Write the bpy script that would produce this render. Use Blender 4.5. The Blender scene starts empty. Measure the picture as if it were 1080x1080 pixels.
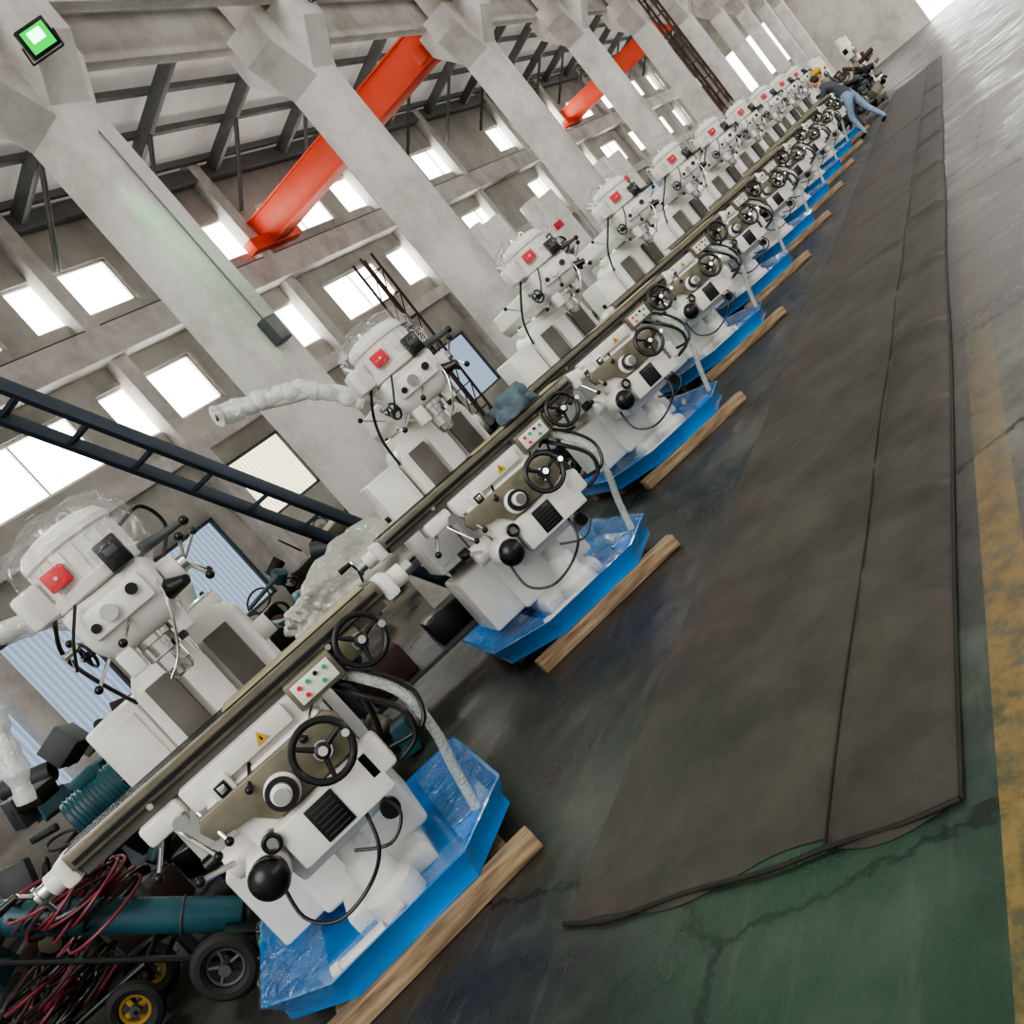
import bpy, bmesh, math, random
from mathutils import Vector, Matrix, noise, Euler
random.seed(7)
S=bpy.context.scene
COL=S.collection

# ------------------------------------------------------------------ materials
def newmat(name):
    m=bpy.data.materials.new(name); m.use_nodes=True
    nt=m.node_tree; b=nt.nodes.get('Principled BSDF')
    return m,nt,b
def N(nt,t,**kw):
    n=nt.nodes.new(t)
    for k,v in kw.items():
        if k in n.inputs: n.inputs[k].default_value=v
        else: setattr(n,k,v)
    return n
def L(nt,a,b): nt.links.new(a,b)
def ramp(nt,fac,stops):
    r=nt.nodes.new('ShaderNodeValToRGB'); L(nt,fac,r.inputs['Fac'])
    e=r.color_ramp.elements
    while len(e)<len(stops): e.new(.5)
    for i,(p,c) in enumerate(stops):
        e[i].position=p; e[i].color=(*c,1) if len(c)==3 else c
    return r.outputs['Color']
def mat(name,col,rough=.5,metal=0,var=.12,scale=6,bump=0,bscale=40,coat=0,emit=None,es=0,spec=.5):
    m,nt,b=newmat(name)
    geo=N(nt,'ShaderNodeTexCoord')
    no=N(nt,'ShaderNodeTexNoise',Scale=scale,Detail=5.0)
    L(nt,geo.outputs['Object'],no.inputs['Vector'])
    c0=tuple(max(0,x*(1-var)) for x in col); c1=tuple(min(1,x*(1+var*.6)) for x in col)
    L(nt,ramp(nt,no.outputs['Fac'],[(.3,c0),(.7,c1)]),b.inputs['Base Color'])
    b.inputs['Roughness'].default_value=rough; b.inputs['Metallic'].default_value=metal
    b.inputs['Coat Weight'].default_value=coat
    b.inputs['Specular IOR Level'].default_value=spec
    if bump:
        n2=N(nt,'ShaderNodeTexNoise',Scale=bscale,Detail=4.0); L(nt,geo.outputs['Object'],n2.inputs['Vector'])
        bp=N(nt,'ShaderNodeBump',Strength=bump,Distance=.02); L(nt,n2.outputs['Fac'],bp.inputs['Height'])
        L(nt,bp.outputs['Normal'],b.inputs['Normal'])
    if emit:
        b.inputs['Emission Color'].default_value=(*emit,1); b.inputs['Emission Strength'].default_value=es
    return m
def film(name,base=.1,white=(.9,.92,.92),wfac=.12,bs=9,rim=.25):
    m,nt,b=newmat(name)
    out=nt.nodes['Material Output']
    tc=N(nt,'ShaderNodeTexCoord')
    no=N(nt,'ShaderNodeTexNoise',Scale=bs,Detail=3.0,Distortion=1.5); L(nt,tc.outputs['Object'],no.inputs['Vector'])
    bp=N(nt,'ShaderNodeBump',Strength=.9,Distance=.05); L(nt,no.outputs['Fac'],bp.inputs['Height'])
    tr=N(nt,'ShaderNodeBsdfTransparent'); gl=N(nt,'ShaderNodeBsdfGlossy',Roughness=.12); L(nt,bp.outputs['Normal'],gl.inputs['Normal'])
    df=N(nt,'ShaderNodeBsdfDiffuse'); df.inputs['Color'].default_value=(*white,1)
    lw=N(nt,'ShaderNodeLayerWeight',Blend=.35); L(nt,bp.outputs['Normal'],lw.inputs['Normal'])
    ma=N(nt,'ShaderNodeMath',operation='MULTIPLY_ADD'); L(nt,lw.outputs['Facing'],ma.inputs[0]); ma.inputs[1].default_value=rim; ma.inputs[2].default_value=base
    m1=N(nt,'ShaderNodeMixShader'); m1.inputs[0].default_value=wfac; L(nt,tr.outputs[0],m1.inputs[1]); L(nt,df.outputs[0],m1.inputs[2])
    m2=N(nt,'ShaderNodeMixShader'); L(nt,ma.outputs[0],m2.inputs[0]); L(nt,m1.outputs[0],m2.inputs[1]); L(nt,gl.outputs[0],m2.inputs[2])
    L(nt,m2.outputs[0],out.inputs['Surface'])
    return m
WHITE=mat('white_enamel',(.78,.76,.71),.3,var=.12,scale=5)
OLIVE=mat('ground_olive_metal',(.20,.18,.13),.4,.35,var=.2,scale=10)
STEEL=mat('machined_steel',(.20,.18,.145),.36,.65,var=.3,scale=14)
DARK=mat('dark_way_cover',(.13,.12,.105),.55,.2,var=.2)
CHROME=mat('chrome',(.7,.7,.68),.18,1,var=.05)
BLACK=mat('black_plastic',(.006,.006,.007),.3,var=.2)
RED=mat('red_label',(.72,.015,.03),.45,var=.05)
ORANGE=mat('crane_red_paint',(.88,.10,.045),.5,var=.15,scale=1.5)
GREENB=mat('green_button',(.02,.4,.12),.4)
YEL=mat('yellow_paint',(.6,.36,.03),.55,var=.3)
YELD=mat('dusty_yellow_rim',(.30,.19,.03),.7,var=.4)
BLUE=mat('blue_tray_paint',(.004,.22,.64),.2,var=.3,scale=2.5,coat=.6,bump=.25,bscale=9)
TEAL=mat('teal_paint',(.02,.085,.11),.4,var=.4)
BEIGE=mat('waxed_paper',(.42,.36,.23),.6,var=.2)
RUBBER=mat('rubber',(.015,.015,.015),.7)
REDH=mat('red_hose',(.20,.025,.04),.45)
RAG=mat('rag_cloth',(.10,.14,.17),.9,var=.4,scale=20,bump=.5)
FILM=film('clear_film',.03,wfac=.02,rim=.26,bs=6)
FILMT=film('tray_film',.03,(.6,.8,.95),.03,7,.2)
FILMW=film('milky_film',.14,(.92,.92,.90),.5,14)
HOSE=film('translucent_hose',.15,(.72,.77,.70),.4,30)
GREY=mat('grey_steel',(.075,.08,.085),.5,.2,var=.2)
PURL=mat('galvanised_purlin',(.15,.155,.155),.5,.2,var=.2)
STAIRM=mat('blue_grey_steel',(.035,.05,.07),.45,.3,var=.2)
RUST=mat('rusty_steel',(.06,.028,.022),.7,.1,var=.3)
SKIN=mat('skin',(.55,.33,.24),.5); HAIR=mat('hair',(.02,.015,.01),.6)
JEANS=mat('denim',(.24,.34,.44),.85,var=.2,scale=20); SHIRT=mat('work_shirt',(.06,.07,.085),.85); SHIRT2=mat('khaki_shirt',(.3,.26,.18),.85)

def wood():
    m,nt,b=newmat('pine_wood'); tc=N(nt,'ShaderNodeTexCoord'); mp=N(nt,'ShaderNodeMapping'); mp.inputs['Scale'].default_value=(1.5,14,14)
    L(nt,tc.outputs['Object'],mp.inputs[0]); no=N(nt,'ShaderNodeTexNoise',Scale=3.0,Detail=6.0); L(nt,mp.outputs[0],no.inputs['Vector'])
    L(nt,ramp(nt,no.outputs['Fac'],[(.3,(.12,.08,.045)),(.55,(.30,.21,.125)),(.75,(.44,.33,.21))]),b.inputs['Base Color']); b.inputs['Roughness'].default_value=.8
    return m
WOOD=wood()
def plaster(name,a,bc,rough=.85,sc=.7,em=0):
    m,nt,b=newmat(name); g=N(nt,'ShaderNodeNewGeometry'); n1=N(nt,'ShaderNodeTexNoise',Scale=sc,Detail=9.0,Roughness=.7); L(nt,g.outputs['Position'],n1.inputs['Vector'])
    c=ramp(nt,n1.outputs['Fac'],[(.32,a),(.58,bc)]); L(nt,c,b.inputs['Base Color']); b.inputs['Roughness'].default_value=rough
    n2=N(nt,'ShaderNodeTexNoise',Scale=12.0,Detail=5.0); L(nt,g.outputs['Position'],n2.inputs['Vector'])
    bp=N(nt,'ShaderNodeBump',Strength=.3,Distance=.03); L(nt,n2.outputs['Fac'],bp.inputs['Height']); L(nt,bp.outputs['Normal'],b.inputs['Normal'])
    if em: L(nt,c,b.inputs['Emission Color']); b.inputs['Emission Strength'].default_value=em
    return m
CONC=plaster('whitewashed_concrete',(.44,.41,.37),(.70,.67,.63),sc=1.1)
WALLM=plaster('wall_plaster',(.31,.29,.255),(.50,.475,.43))
ROOFM=plaster('self_lit_roof_sheet',(.40,.39,.35),(.56,.55,.50),.7,.5,.28)  # opaque sheet; weak emission added so the roof underside looks lit
def emitpane(name,c,s,stripes=False):
    m,nt,b=newmat(name); out=nt.nodes['Material Output']; e=N(nt,'ShaderNodeEmission',Strength=s)
    g=N(nt,'ShaderNodeNewGeometry')
    w=N(nt,'ShaderNodeTexWave',Scale=3.0 if stripes else .3,Distortion=.5); L(nt,g.outputs['Position'],w.inputs['Vector'])
    c2=tuple(x*.72 for x in c)
    L(nt,ramp(nt,w.outputs['Fac'],[(.2,c2),(.8,c)]),e.inputs['Color']); L(nt,e.outputs[0],out.inputs['Surface']); return m
PANE=emitpane('daylit_pane',(1,.98,.94),9.0)
PANEB=emitpane('corrugated_fibreglass_blue',(.50,.64,.85),.8,True)
PANEY=emitpane('corrugated_fibreglass_yellow',(1,.92,.62),2.2,True)
GLAMP=emitpane('green_lamp_lens',(0,1,.08),1.4)
GLAMPC=emitpane('green_lamp_core',(.25,1,.45),8)

def floor_mat():
    m,nt,b=newmat('painted_concrete_floor'); g=N(nt,'ShaderNodeNewGeometry'); sp=N(nt,'ShaderNodeSeparateXYZ'); P=g.outputs['Position']; L(nt,P,sp.inputs[0])
    big=N(nt,'ShaderNodeTexNoise',Scale=1.3,Detail=10.0,Roughness=.72); L(nt,P,big.inputs['Vector'])
    fine=N(nt,'ShaderNodeTexNoise',Scale=9.0,Detail=8.0,Roughness=.7); L(nt,P,fine.inputs['Vector'])
    mp=N(nt,'ShaderNodeMapping'); mp.inputs['Scale'].default_value=(.6,5,1); mp.inputs['Rotation'].default_value=(0,0,.25); L(nt,P,mp.inputs[0])
    scr=N(nt,'ShaderNodeTexNoise',Scale=2.5,Detail=8.0,Roughness=.7); L(nt,mp.outputs[0],scr.inputs['Vector'])
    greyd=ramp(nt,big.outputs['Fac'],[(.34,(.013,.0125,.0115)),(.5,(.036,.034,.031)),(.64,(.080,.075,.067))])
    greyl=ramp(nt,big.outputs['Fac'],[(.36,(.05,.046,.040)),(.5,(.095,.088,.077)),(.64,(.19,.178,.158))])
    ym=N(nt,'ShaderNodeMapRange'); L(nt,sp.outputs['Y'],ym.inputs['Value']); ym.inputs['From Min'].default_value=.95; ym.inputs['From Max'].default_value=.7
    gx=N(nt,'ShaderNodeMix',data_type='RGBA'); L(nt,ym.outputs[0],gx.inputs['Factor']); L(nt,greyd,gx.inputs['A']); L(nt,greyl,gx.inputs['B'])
    gd=ramp(nt,big.outputs['Fac'],[(.34,(.010,.019,.014)),(.5,(.019,.042,.029)),(.66,(.048,.078,.060))])
    a=N(nt,'ShaderNodeMath',operation='MULTIPLY_ADD'); L(nt,fine.outputs['Fac'],a.inputs[0]); a.inputs[1].default_value=-1.8; L(nt,sp.outputs['X'],a.inputs[2])
    a2=N(nt,'ShaderNodeMath',operation='MULTIPLY_ADD'); L(nt,sp.outputs['Y'],a2.inputs[0]); a2.inputs[1].default_value=.60; L(nt,a.outputs[0],a2.inputs[2])
    mr=N(nt,'ShaderNodeMapRange'); L(nt,a2.outputs[0],mr.inputs['Value']); mr.inputs['From Min'].default_value=1.4; mr.inputs['From Max'].default_value=3.0; mr.inputs['To Min'].default_value=.92; mr.inputs['To Max'].default_value=.0
    mx=N(nt,'ShaderNodeMix',data_type='RGBA'); L(nt,mr.outputs[0],mx.inputs['Factor']); L(nt,gx.outputs['Result'],mx.inputs['A']); L(nt,gd,mx.inputs['B'])
    sm=ramp(nt,scr.outputs['Fac'],[(.54,(0,0,0)),(.75,(.4,.4,.4))])
    mx2=N(nt,'ShaderNodeMix',data_type='RGBA'); L(nt,sm,mx2.inputs['Factor']); L(nt,mx.outputs['Result'],mx2.inputs['A']); mx2.inputs['B'].default_value=(.13,.12,.10,1)
    ds=N(nt,'ShaderNodeVectorMath',operation='MULTIPLY_ADD'); L(nt,fine.outputs['Color'],ds.inputs[0]); ds.inputs[1].default_value=(.25,.25,0); L(nt,P,ds.inputs[2])
    vo=N(nt,'ShaderNodeTexVoronoi',Scale=.42,feature='DISTANCE_TO_EDGE'); L(nt,ds.outputs[0],vo.inputs['Vector'])
    cr=ramp(nt,vo.outputs['Distance'],[(.002,(1,1,1)),(.008,(0,0,0))])
    mx3=N(nt,'ShaderNodeMix',data_type='RGBA'); L(nt,cr,mx3.inputs['Factor']); L(nt,mx2.outputs['Result'],mx3.inputs['A']); mx3.inputs['B'].default_value=(.005,.006,.005,1)
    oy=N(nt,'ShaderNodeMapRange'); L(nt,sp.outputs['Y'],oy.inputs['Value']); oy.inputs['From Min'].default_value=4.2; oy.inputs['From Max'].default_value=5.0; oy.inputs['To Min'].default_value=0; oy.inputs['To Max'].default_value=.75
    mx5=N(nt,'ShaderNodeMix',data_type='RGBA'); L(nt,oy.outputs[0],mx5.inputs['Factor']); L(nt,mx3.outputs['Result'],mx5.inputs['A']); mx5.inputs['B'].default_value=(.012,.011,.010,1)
    c=N(nt,'ShaderNodeMath',operation='COMPARE'); L(nt,sp.outputs['Y'],c.inputs[0]); c.inputs[1].default_value=.77; c.inputs[2].default_value=.072
    wear=ramp(nt,fine.outputs['Fac'],[(.42,(1,1,1)),(.60,(.25,.25,.25))])
    mu=N(nt,'ShaderNodeMath',operation='MULTIPLY'); L(nt,c.outputs[0],mu.inputs[0]); L(nt,wear,mu.inputs[1])
    fd=N(nt,'ShaderNodeMapRange'); L(nt,sp.outputs['X'],fd.inputs['Value']); fd.inputs['From Min'].default_value=2.3; fd.inputs['From Max'].default_value=6; fd.inputs['To Min'].default_value=.9; fd.inputs['To Max'].default_value=.12
    mu2=N(nt,'ShaderNodeMath',operation='MULTIPLY'); L(nt,mu.outputs[0],mu2.inputs[0]); L(nt,fd.outputs[0],mu2.inputs[1])
    mx4=N(nt,'ShaderNodeMix',data_type='RGBA'); L(nt,mu2.outputs[0],mx4.inputs['Factor']); L(nt,mx5.outputs['Result'],mx4.inputs['A']); mx4.inputs['B'].default_value=(.27,.17,.055,1)
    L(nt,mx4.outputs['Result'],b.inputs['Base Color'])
    rr=ramp(nt,big.outputs['Fac'],[(.36,(.22,.22,.22)),(.62,(.5,.5,.5))]); L(nt,rr,b.inputs['Roughness'])
    bp=N(nt,'ShaderNodeBump',Strength=.3,Distance=.02); L(nt,fine.outputs['Fac'],bp.inputs['Height']); L(nt,bp.outputs['Normal'],b.inputs['Normal'])
    return m
FLOOR=floor_mat()
def matmat(name,c0,c1):
    m,nt,b=newmat(name); g=N(nt,'ShaderNodeNewGeometry'); P=g.outputs['Position']
    n=N(nt,'ShaderNodeTexNoise',Scale=1.9,Detail=12.0,Roughness=.74); L(nt,P,n.inputs['Vector'])
    L(nt,ramp(nt,n.outputs['Fac'],[(.34,c0),(.66,c1)]),b.inputs['Base Color'])
    b.inputs['Roughness'].default_value=.58; b.inputs['Specular IOR Level'].default_value=.35
    w=N(nt,'ShaderNodeTexNoise',Scale=120.0,Detail=3.0); L(nt,P,w.inputs['Vector'])
    bp=N(nt,'ShaderNodeBump',Strength=.5,Distance=.004); L(nt,w.outputs['Fac'],bp.inputs['Height']); L(nt,bp.outputs['Normal'],b.inputs['Normal'])
    return m
MATM=matmat('felt_matting',(.036,.0305,.026),(.082,.070,.059))
MATE=matmat('mat_hem',(.012,.011,.009),(.03,.026,.02))

# ------------------------------------------------------------------ builder
class B:
    def __init__(s): s.bm=bmesh.new(); s.mats=[]
    def mi(s,m):
        if m not in s.mats: s.mats.append(m)
        return s.mats.index(m)
    def add(s,t,m,M=None):
        if M is not None: bmesh.ops.transform(t,matrix=M,verts=t.verts)
        i=s.mi(m)
        for f in t.faces: f.material_index=i
        me=bpy.data.meshes.new('t'); t.to_mesh(me); t.free(); s.bm.from_mesh(me); bpy.data.meshes.remove(me)
    def box(s,c,d,m,bev=.008,rot=(0,0,0),seg=2):
        t=bmesh.new(); bmesh.ops.create_cube(t,size=1); bmesh.ops.scale(t,vec=d,verts=t.verts)
        bev=min(bev,min(d)*.45)
        if bev>0: bmesh.ops.bevel(t,geom=t.edges[:],offset=bev,segments=seg,affect='EDGES',profile=.5)
        s.add(t,m,Matrix.Translation(c)@Euler(rot).to_matrix().to_4x4())
    def cyl(s,p0,p1,r,m,r2=None,seg=24,bev=0):
        p0=Vector(p0);p1=Vector(p1);d=p1-p0
        t=bmesh.new(); bmesh.ops.create_cone(t,cap_ends=True,segments=seg,radius1=r,radius2=r if r2 is None else r2,depth=d.length)
        if bev:
            es=[e for e in t.edges if abs(e.verts[0].co.z-e.verts[1].co.z)<1e-5]
            bmesh.ops.bevel(t,geom=es,offset=bev,segments=2,affect='EDGES',profile=.5)
        s.add(t,m,Matrix.Translation((p0+p1)/2)@d.to_track_quat('Z','Y').to_matrix().to_4x4())
    def lathe(s,c,axis,prof,m,seg=28):
        t=bmesh.new(); rings=[]
        for r,z in prof:
            rings.append([t.verts.new((max(r,1e-4)*math.cos(a*2*math.pi/seg),max(r,1e-4)*math.sin(a*2*math.pi/seg),z)) for a in range(seg)])
        for i in range(len(rings)-1):
            for a in range(seg): t.faces.new((rings[i][a],rings[i][(a+1)%seg],rings[i+1][(a+1)%seg],rings[i+1][a]))
        t.faces.new(rings[0][::-1]); t.faces.new(rings[-1])
        s.add(t,m,Matrix.Translation(c)@Vector(axis).to_track_quat('Z','Y').to_matrix().to_4x4())
    def sph(s,c,r,m,sc=(1,1,1),seg=20):
        t=bmesh.new(); bmesh.ops.create_uvsphere(t,u_segments=seg,v_segments=seg//2+2,radius=r); bmesh.ops.scale(t,vec=sc,verts=t.verts); s.add(t,m,Matrix.Translation(c))
    def tube(s,pts,r,m,seg=10,sub=6,closed=False):
        P=[Vector(p) for p in pts]; Q=[]
        n=len(P)
        if sub>1 and n>2:
            for i in range(n-1):
                a=P[max(i-1,0)];b=P[i];c=P[i+1];d=P[min(i+2,n-1)]
                for k in range(sub):
                    u=k/sub; Q.append(.5*((2*b)+(-a+c)*u+(2*a-5*b+4*c-d)*u*u+(-a+3*b-3*c+d)*u**3))
            Q.append(P[-1])
        else: Q=P
        t=bmesh.new(); rings=[]; up=None
        for i,q in enumerate(Q):
            T=(Q[min(i+1,len(Q)-1)]-Q[max(i-1,0)]).normalized()
            if up is None: up=T.orthogonal().normalized()
            up=(up-T*up.dot(T)); up=up.normalized() if up.length>1e-5 else T.orthogonal().normalized()
            w=T.cross(up); rr=r(i/(len(Q)-1)) if callable(r) else r
            rings.append([t.verts.new(q+(up*math.cos(a*2*math.pi/seg)+w*math.sin(a*2*math.pi/seg))*rr) for a in range(seg)])
        for i in range(len(rings)-1):
            for a in range(seg): t.faces.new((rings[i][a],rings[i][(a+1)%seg],rings[i+1][(a+1)%seg],rings[i+1][a]))
        t.faces.new(rings[0][::-1]); t.faces.new(rings[-1]); s.add(t,m)
    def torus(s,c,n,R,r,m,seg=32,k=10):
        t=bmesh.new(); rings=[]
        for i in range(seg):
            a=i*2*math.pi/seg; rings.append([t.verts.new(((R+r*math.cos(b*2*math.pi/k))*math.cos(a),(R+r*math.cos(b*2*math.pi/k))*math.sin(a),r*math.sin(b*2*math.pi/k))) for b in range(k)])
        for i in range(seg):
            for b in range(k): t.faces.new((rings[i][b],rings[(i+1)%seg][b],rings[(i+1)%seg][(b+1)%k],rings[i][(b+1)%k]))
        s.add(t,m,Matrix.Translation(c)@Vector(n).to_track_quat('Z','Y').to_matrix().to_4x4())
    def loft(s,secs,m,bev=0):
        t=bmesh.new(); R=[[t.verts.new(p) for p in q] for q in secs]; k=len(R[0])
        for i in range(len(R)-1):
            for a in range(k): t.faces.new((R[i][a],R[i][(a+1)%k],R[i+1][(a+1)%k],R[i+1][a]))
        t.faces.new(R[0][::-1]); t.faces.new(R[-1])
        bmesh.ops.recalc_face_normals(t,faces=t.faces)
        if bev: bmesh.ops.bevel(t,geom=t.edges[:],offset=bev,segments=3,affect='EDGES',profile=.5)
        s.add(t,m)
    def rects(s,L_,m,bev=.02):
        s.loft([[(x0,y0,z),(x1,y0,z),(x1,y1,z),(x0,y1,z)] for (z,x0,x1,y0,y1) in L_],m,bev)
    def prismY(s,poly,y0,y1,m,bev=0):
        s.loft([[(x,y0,z) for x,z in poly],[(x,y1,z) for x,z in poly]],m,bev)
    def wheel(s,c,n,R,m=BLACK):
        c=Vector(c); n=Vector(n).normalized(); s.torus(c,n,R,R*.13,m); s.cyl(c-n*.05,c+n*.025,R*.28,m,bev=.004); s.cyl(c+n*.02,c+n*.03,R*.16,CHROME)
        u=n.orthogonal().normalized()
        for k in range(3):
            d=Matrix.Rotation(k*2.094+.5,3,n)@u; s.cyl(c+d*R*.2,c+d*R*.95,R*.11,m,r2=R*.08,seg=10)
        d=Matrix.Rotation(2.3,3,n)@u; s.cyl(c+d*R*.9,c+d*R*.9+n*.07,.011,CHROME,r2=.015,seg=12)
        s.cyl(c-n*.12,c-n*.05,R*.33,CHROME)
    def lever(s,a,b,m=CHROME,r=.007,ball=.017):
        s.cyl(a,b,r,m,seg=10); s.sph(b,ball,BLACK,seg=12)
    def data(s,name,ang=35):
        bmesh.ops.recalc_face_normals(s.bm,faces=s.bm.faces)
        me=bpy.data.meshes.new(name); s.bm.to_mesh(me); s.bm.free()
        for m in s.mats: me.materials.append(m)
        me.shade_smooth(); me.set_sharp_from_angle(angle=math.radians(ang)); return me
def obj(name,me,parent=None,loc=(0,0,0),rot=(0,0,0)):
    o=bpy.data.objects.new(name,me); COL.objects.link(o); o.location=loc; o.rotation_euler=rot
    if parent: o.parent=parent
    return o
def empty(name,loc=(0,0,0),rot=(0,0,0)):
    o=bpy.data.objects.new(name,None); COL.objects.link(o); o.location=loc; o.rotation_euler=rot; o.empty_display_size=.2; return o

# ------------------------------------------------------------------ milling machine
def build_mill():
    D={}
    b=B() # column & base
    b.rects([(.12,-.22,.22,-.26,.58),(.20,-.22,.22,-.26,.58),(.23,-.20,.20,-.24,.56)],WHITE,.015)
    b.rects([(.22,-.29,.29,-.10,.62),(.62,-.28,.28,-.03,.60),(1.46,-.27,.27,-.01,.56),(1.53,-.22,.22,.03,.52)],WHITE,.03)
    b.box((-.15,-.035,1.13),(.12,.05,.62),DARK,.004); b.box((.15,-.035,1.13),(.12,.05,.62),DARK,.004)
    b.box((0,-.03,1.1),(.12,.03,.7),WHITE,.004)
    b.cyl((0,.26,1.51),(0,.26,1.57),.25,WHITE,seg=40,bev=.01)
    b.torus((0,.26,1.575),(0,0,1),.23,.012,CHROME)
    for a in range(6): b.cyl((.2*math.cos(a),.26+.2*math.sin(a),1.56),(.2*math.cos(a),.26+.2*math.sin(a),1.6),.012,BLACK,seg=6)
    b.box((-.41,.30,1.08),(.24,.46,.74),WHITE,.015); b.box((-.41,.065,1.08),(.18,.012,.64),WHITE,.003); b.cyl((-.34,.06,1.08),(-.34,.04,1.08),.012,BLACK)
    b.box((-.38,.25,.42),(.26,.5,.40),WHITE,.02)
    b.box((.31,.25,.8),(.05,.3,.35),WHITE,.01)
    b.cyl((.27,.2,1.30),(.34,.2,1.30),.05,WHITE,bev=.005); b.cyl((-.53,.2,1.2),(-.56,.2,1.2),.02,BLACK)
    D['column_and_base']=b.data('mill_column')
    b=B() # ram
    b.loft([[(-.13,-.22,1.58),(.13,-.22,1.58),(.17,-.22,1.66),(.15,-.22,1.80),(-.15,-.22,1.80),(-.17,-.22,1.66)],[(-.13,.85,1.58),(.13,.85,1.58),(.17,.85,1.66),(.15,.85,1.80),(-.15,.85,1.80),(-.17,.85,1.66)]],WHITE,.012)
    b.cyl((0,-.30,1.69),(0,-.20,1.69),.155,WHITE,seg=36,bev=.01)
    b.lever((.17,.15,1.7),(.36,.1,1.82)); b.lever((-.17,.05,1.68),(-.30,-.02,1.78))
    for a in range(5): b.cyl((.12*math.cos(a*1.257),-.31,1.69+.12*math.sin(a*1.257)),(.12*math.cos(a*1.257),-.29,1.69+.12*math.sin(a*1.257)),.013,BLACK,seg=6)
    D['ram']=b.data('mill_ram')
    b=B() # head
    hx,hy=.0,-.40
    b.rects([(1.59,-.12,.12,hy-.13,hy+.12),(1.65,-.17,.17,hy-.17,hy+.14),(1.84,-.18,.18,hy-.18,hy+.16)],WHITE,.03)
    b.lathe((hx,hy,1.84),(0,0,1),[(.165,0),(.195,.01),(.195,.05),(.18,.06),(.172,.19),(.185,.20),(.185,.225),(.16,.26),(.09,.28),(.0,.285)],WHITE,36)
    for k in range(22):
        a=k*math.pi/11; b.box((hx+.175*math.cos(a),hy+.175*math.sin(a),1.965),(.016,.006,.12),WHITE,.001,rot=(0,0,a))
    b.box((-.22,hy-.02,1.93),(.12,.17,.15),WHITE,.02)
    b.box((-.085,hy-.178,1.955),(.085,.05,.075),RED,.003)
    b.cyl((-.085,hy-.2035,1.955),(-.085,hy-.206,1.955),.007,WHITE,seg=16)
    b.box((.115,hy-.185,1.90),(.09,.05,.12),BLACK,.006); b.box((.115,hy-.212,1.91),(.05,.01,.03),GREY,.003)
    b.box((0,hy-.185,1.745),(.26,.04,.11),WHITE,.01)
    b.cyl((-.03,hy-.2,1.745),(-.03,hy-.23,1.745),.032,CHROME); b.cyl((.08,hy-.2,1.76),(.08,hy-.225,1.76),.022,BLACK); b.cyl((-.10,hy-.2,1.73),(-.10,hy-.215,1.73),.018,BLACK)
    b.cyl((.18,hy-.03,1.72),(.25,hy-.03,1.72),.06,WHITE,seg=24,bev=.006); b.cyl((.25,hy-.03,1.72),(.28,hy-.03,1.72),.035,CHROME)
    b.lever((.27,hy-.03,1.72),(.32,hy-.14,1.80),CHROME,.008,.018); b.lever((.27,hy-.03,1.72),(.31,hy+.08,1.64),CHROME,.008); b.lever((.27,hy-.03,1.72),(.31,hy-.10,1.62),CHROME,.008,.018)
    b.cyl((.16,hy-.05,1.86),(.36,hy-.06,1.84),.028,GREY,r2=.012); b.sph((.37,hy-.06,1.84),.020,BLACK)
    b.cyl((.15,hy-.12,1.68),(.24,hy-.20,1.66),.045,BLACK,r2=.02)
    b.wheel((-.20,hy-.10,1.68),(-1,-.5,0),.05)
    b.lathe((hx,hy,1.40),(0,0,1),[(.035,0),(.045,.01),(.05,.04),(.058,.045),(.058,.10),(.075,.105),(.075,.16),(.10,.165),(.10,.22)],CHROME,30)
    b.cyl((.09,hy-.08,1.44),(.09,hy-.08,1.62),.009,CHROME); b.cyl((.09,hy-.08,1.50),(.09,hy-.08,1.53),.018,BLACK)
    b.box((-.10,hy-.12,1.56),(.07,.06,.10),WHITE,.008); b.box((.12,hy-.05,1.57),(.06,.08,.10),WHITE,.008)
    b.lever((-.14,hy-.12,1.63),(-.24,hy-.18,1.56)); b.lever((0,hy-.18,1.68),(-.06,hy-.27,1.63)); 
    b.cyl((-.05,hy+.02,2.11),(-.05,hy+.02,2.15),.02,CHROME); b.torus((.05,hy,2.13),(0,1,0),.02,.006,CHROME,16,6)
    b.tube([(.16,hy-.12,1.78),(.14,hy-.22,1.64),(.05,hy-.20,1.48),(-.04,hy-.10,1.42)],.006,CHROME)
    b.tube([(-.10,hy-.2,1.84),(-.18,hy-.26,1.74),(-.24,hy-.22,1.66),(-.25,hy-.10,1.70)],.006,BLACK)
    b.tube([(-.2,hy-.05,1.87),(-.28,hy+.02,1.75),(-.30,-.15,1.6),(-.28,.05,1.42)],.009,BLACK)
    b.tube([(.18,hy+.0,1.98),(.28,hy+.08,2.0),(.30,-.15,1.9),(.2,.1,1.82)],.009,BLACK)
    b.tube([(-.18,hy+.08,1.98),(-.2,-.2,2.06),(-.1,0,1.95),(0,.2,1.82)],.010,WHITE)
    D['head']=b.data('mill_head')
    b=B() # table
    ty=-.33
    b.box((0,ty,1.155),(1.50,.27,.07),STEEL,.006)
    b.box((0,ty,1.10),(1.46,.20,.05),DARK,.004)
    for k in (-1,0,1): b.box((0,ty+k*.075,1.191),(1.49,.018,.004),BLACK,0)
    b.box((0,ty-.136,1.145),(1.46,.006,.018),BLACK,0)
    b.box((.35,ty-.02,1.198),(.70,.20,.007),BEIGE,.001)
    b.box((0,ty-.14,1.17),(1.3,.004,.02),OLIVE,0)
    for sx in (-1,1):
        b.box((sx*.78,ty,1.13),(.07,.22,.11),WHITE,.02); b.cyl((sx*.80,ty,1.125),(sx*.88,ty,1.125),.045,WHITE,seg=24,bev=.006)
        b.cyl((sx*.88,ty,1.125),(sx*.92,ty,1.125),.03,CHROME)
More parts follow.
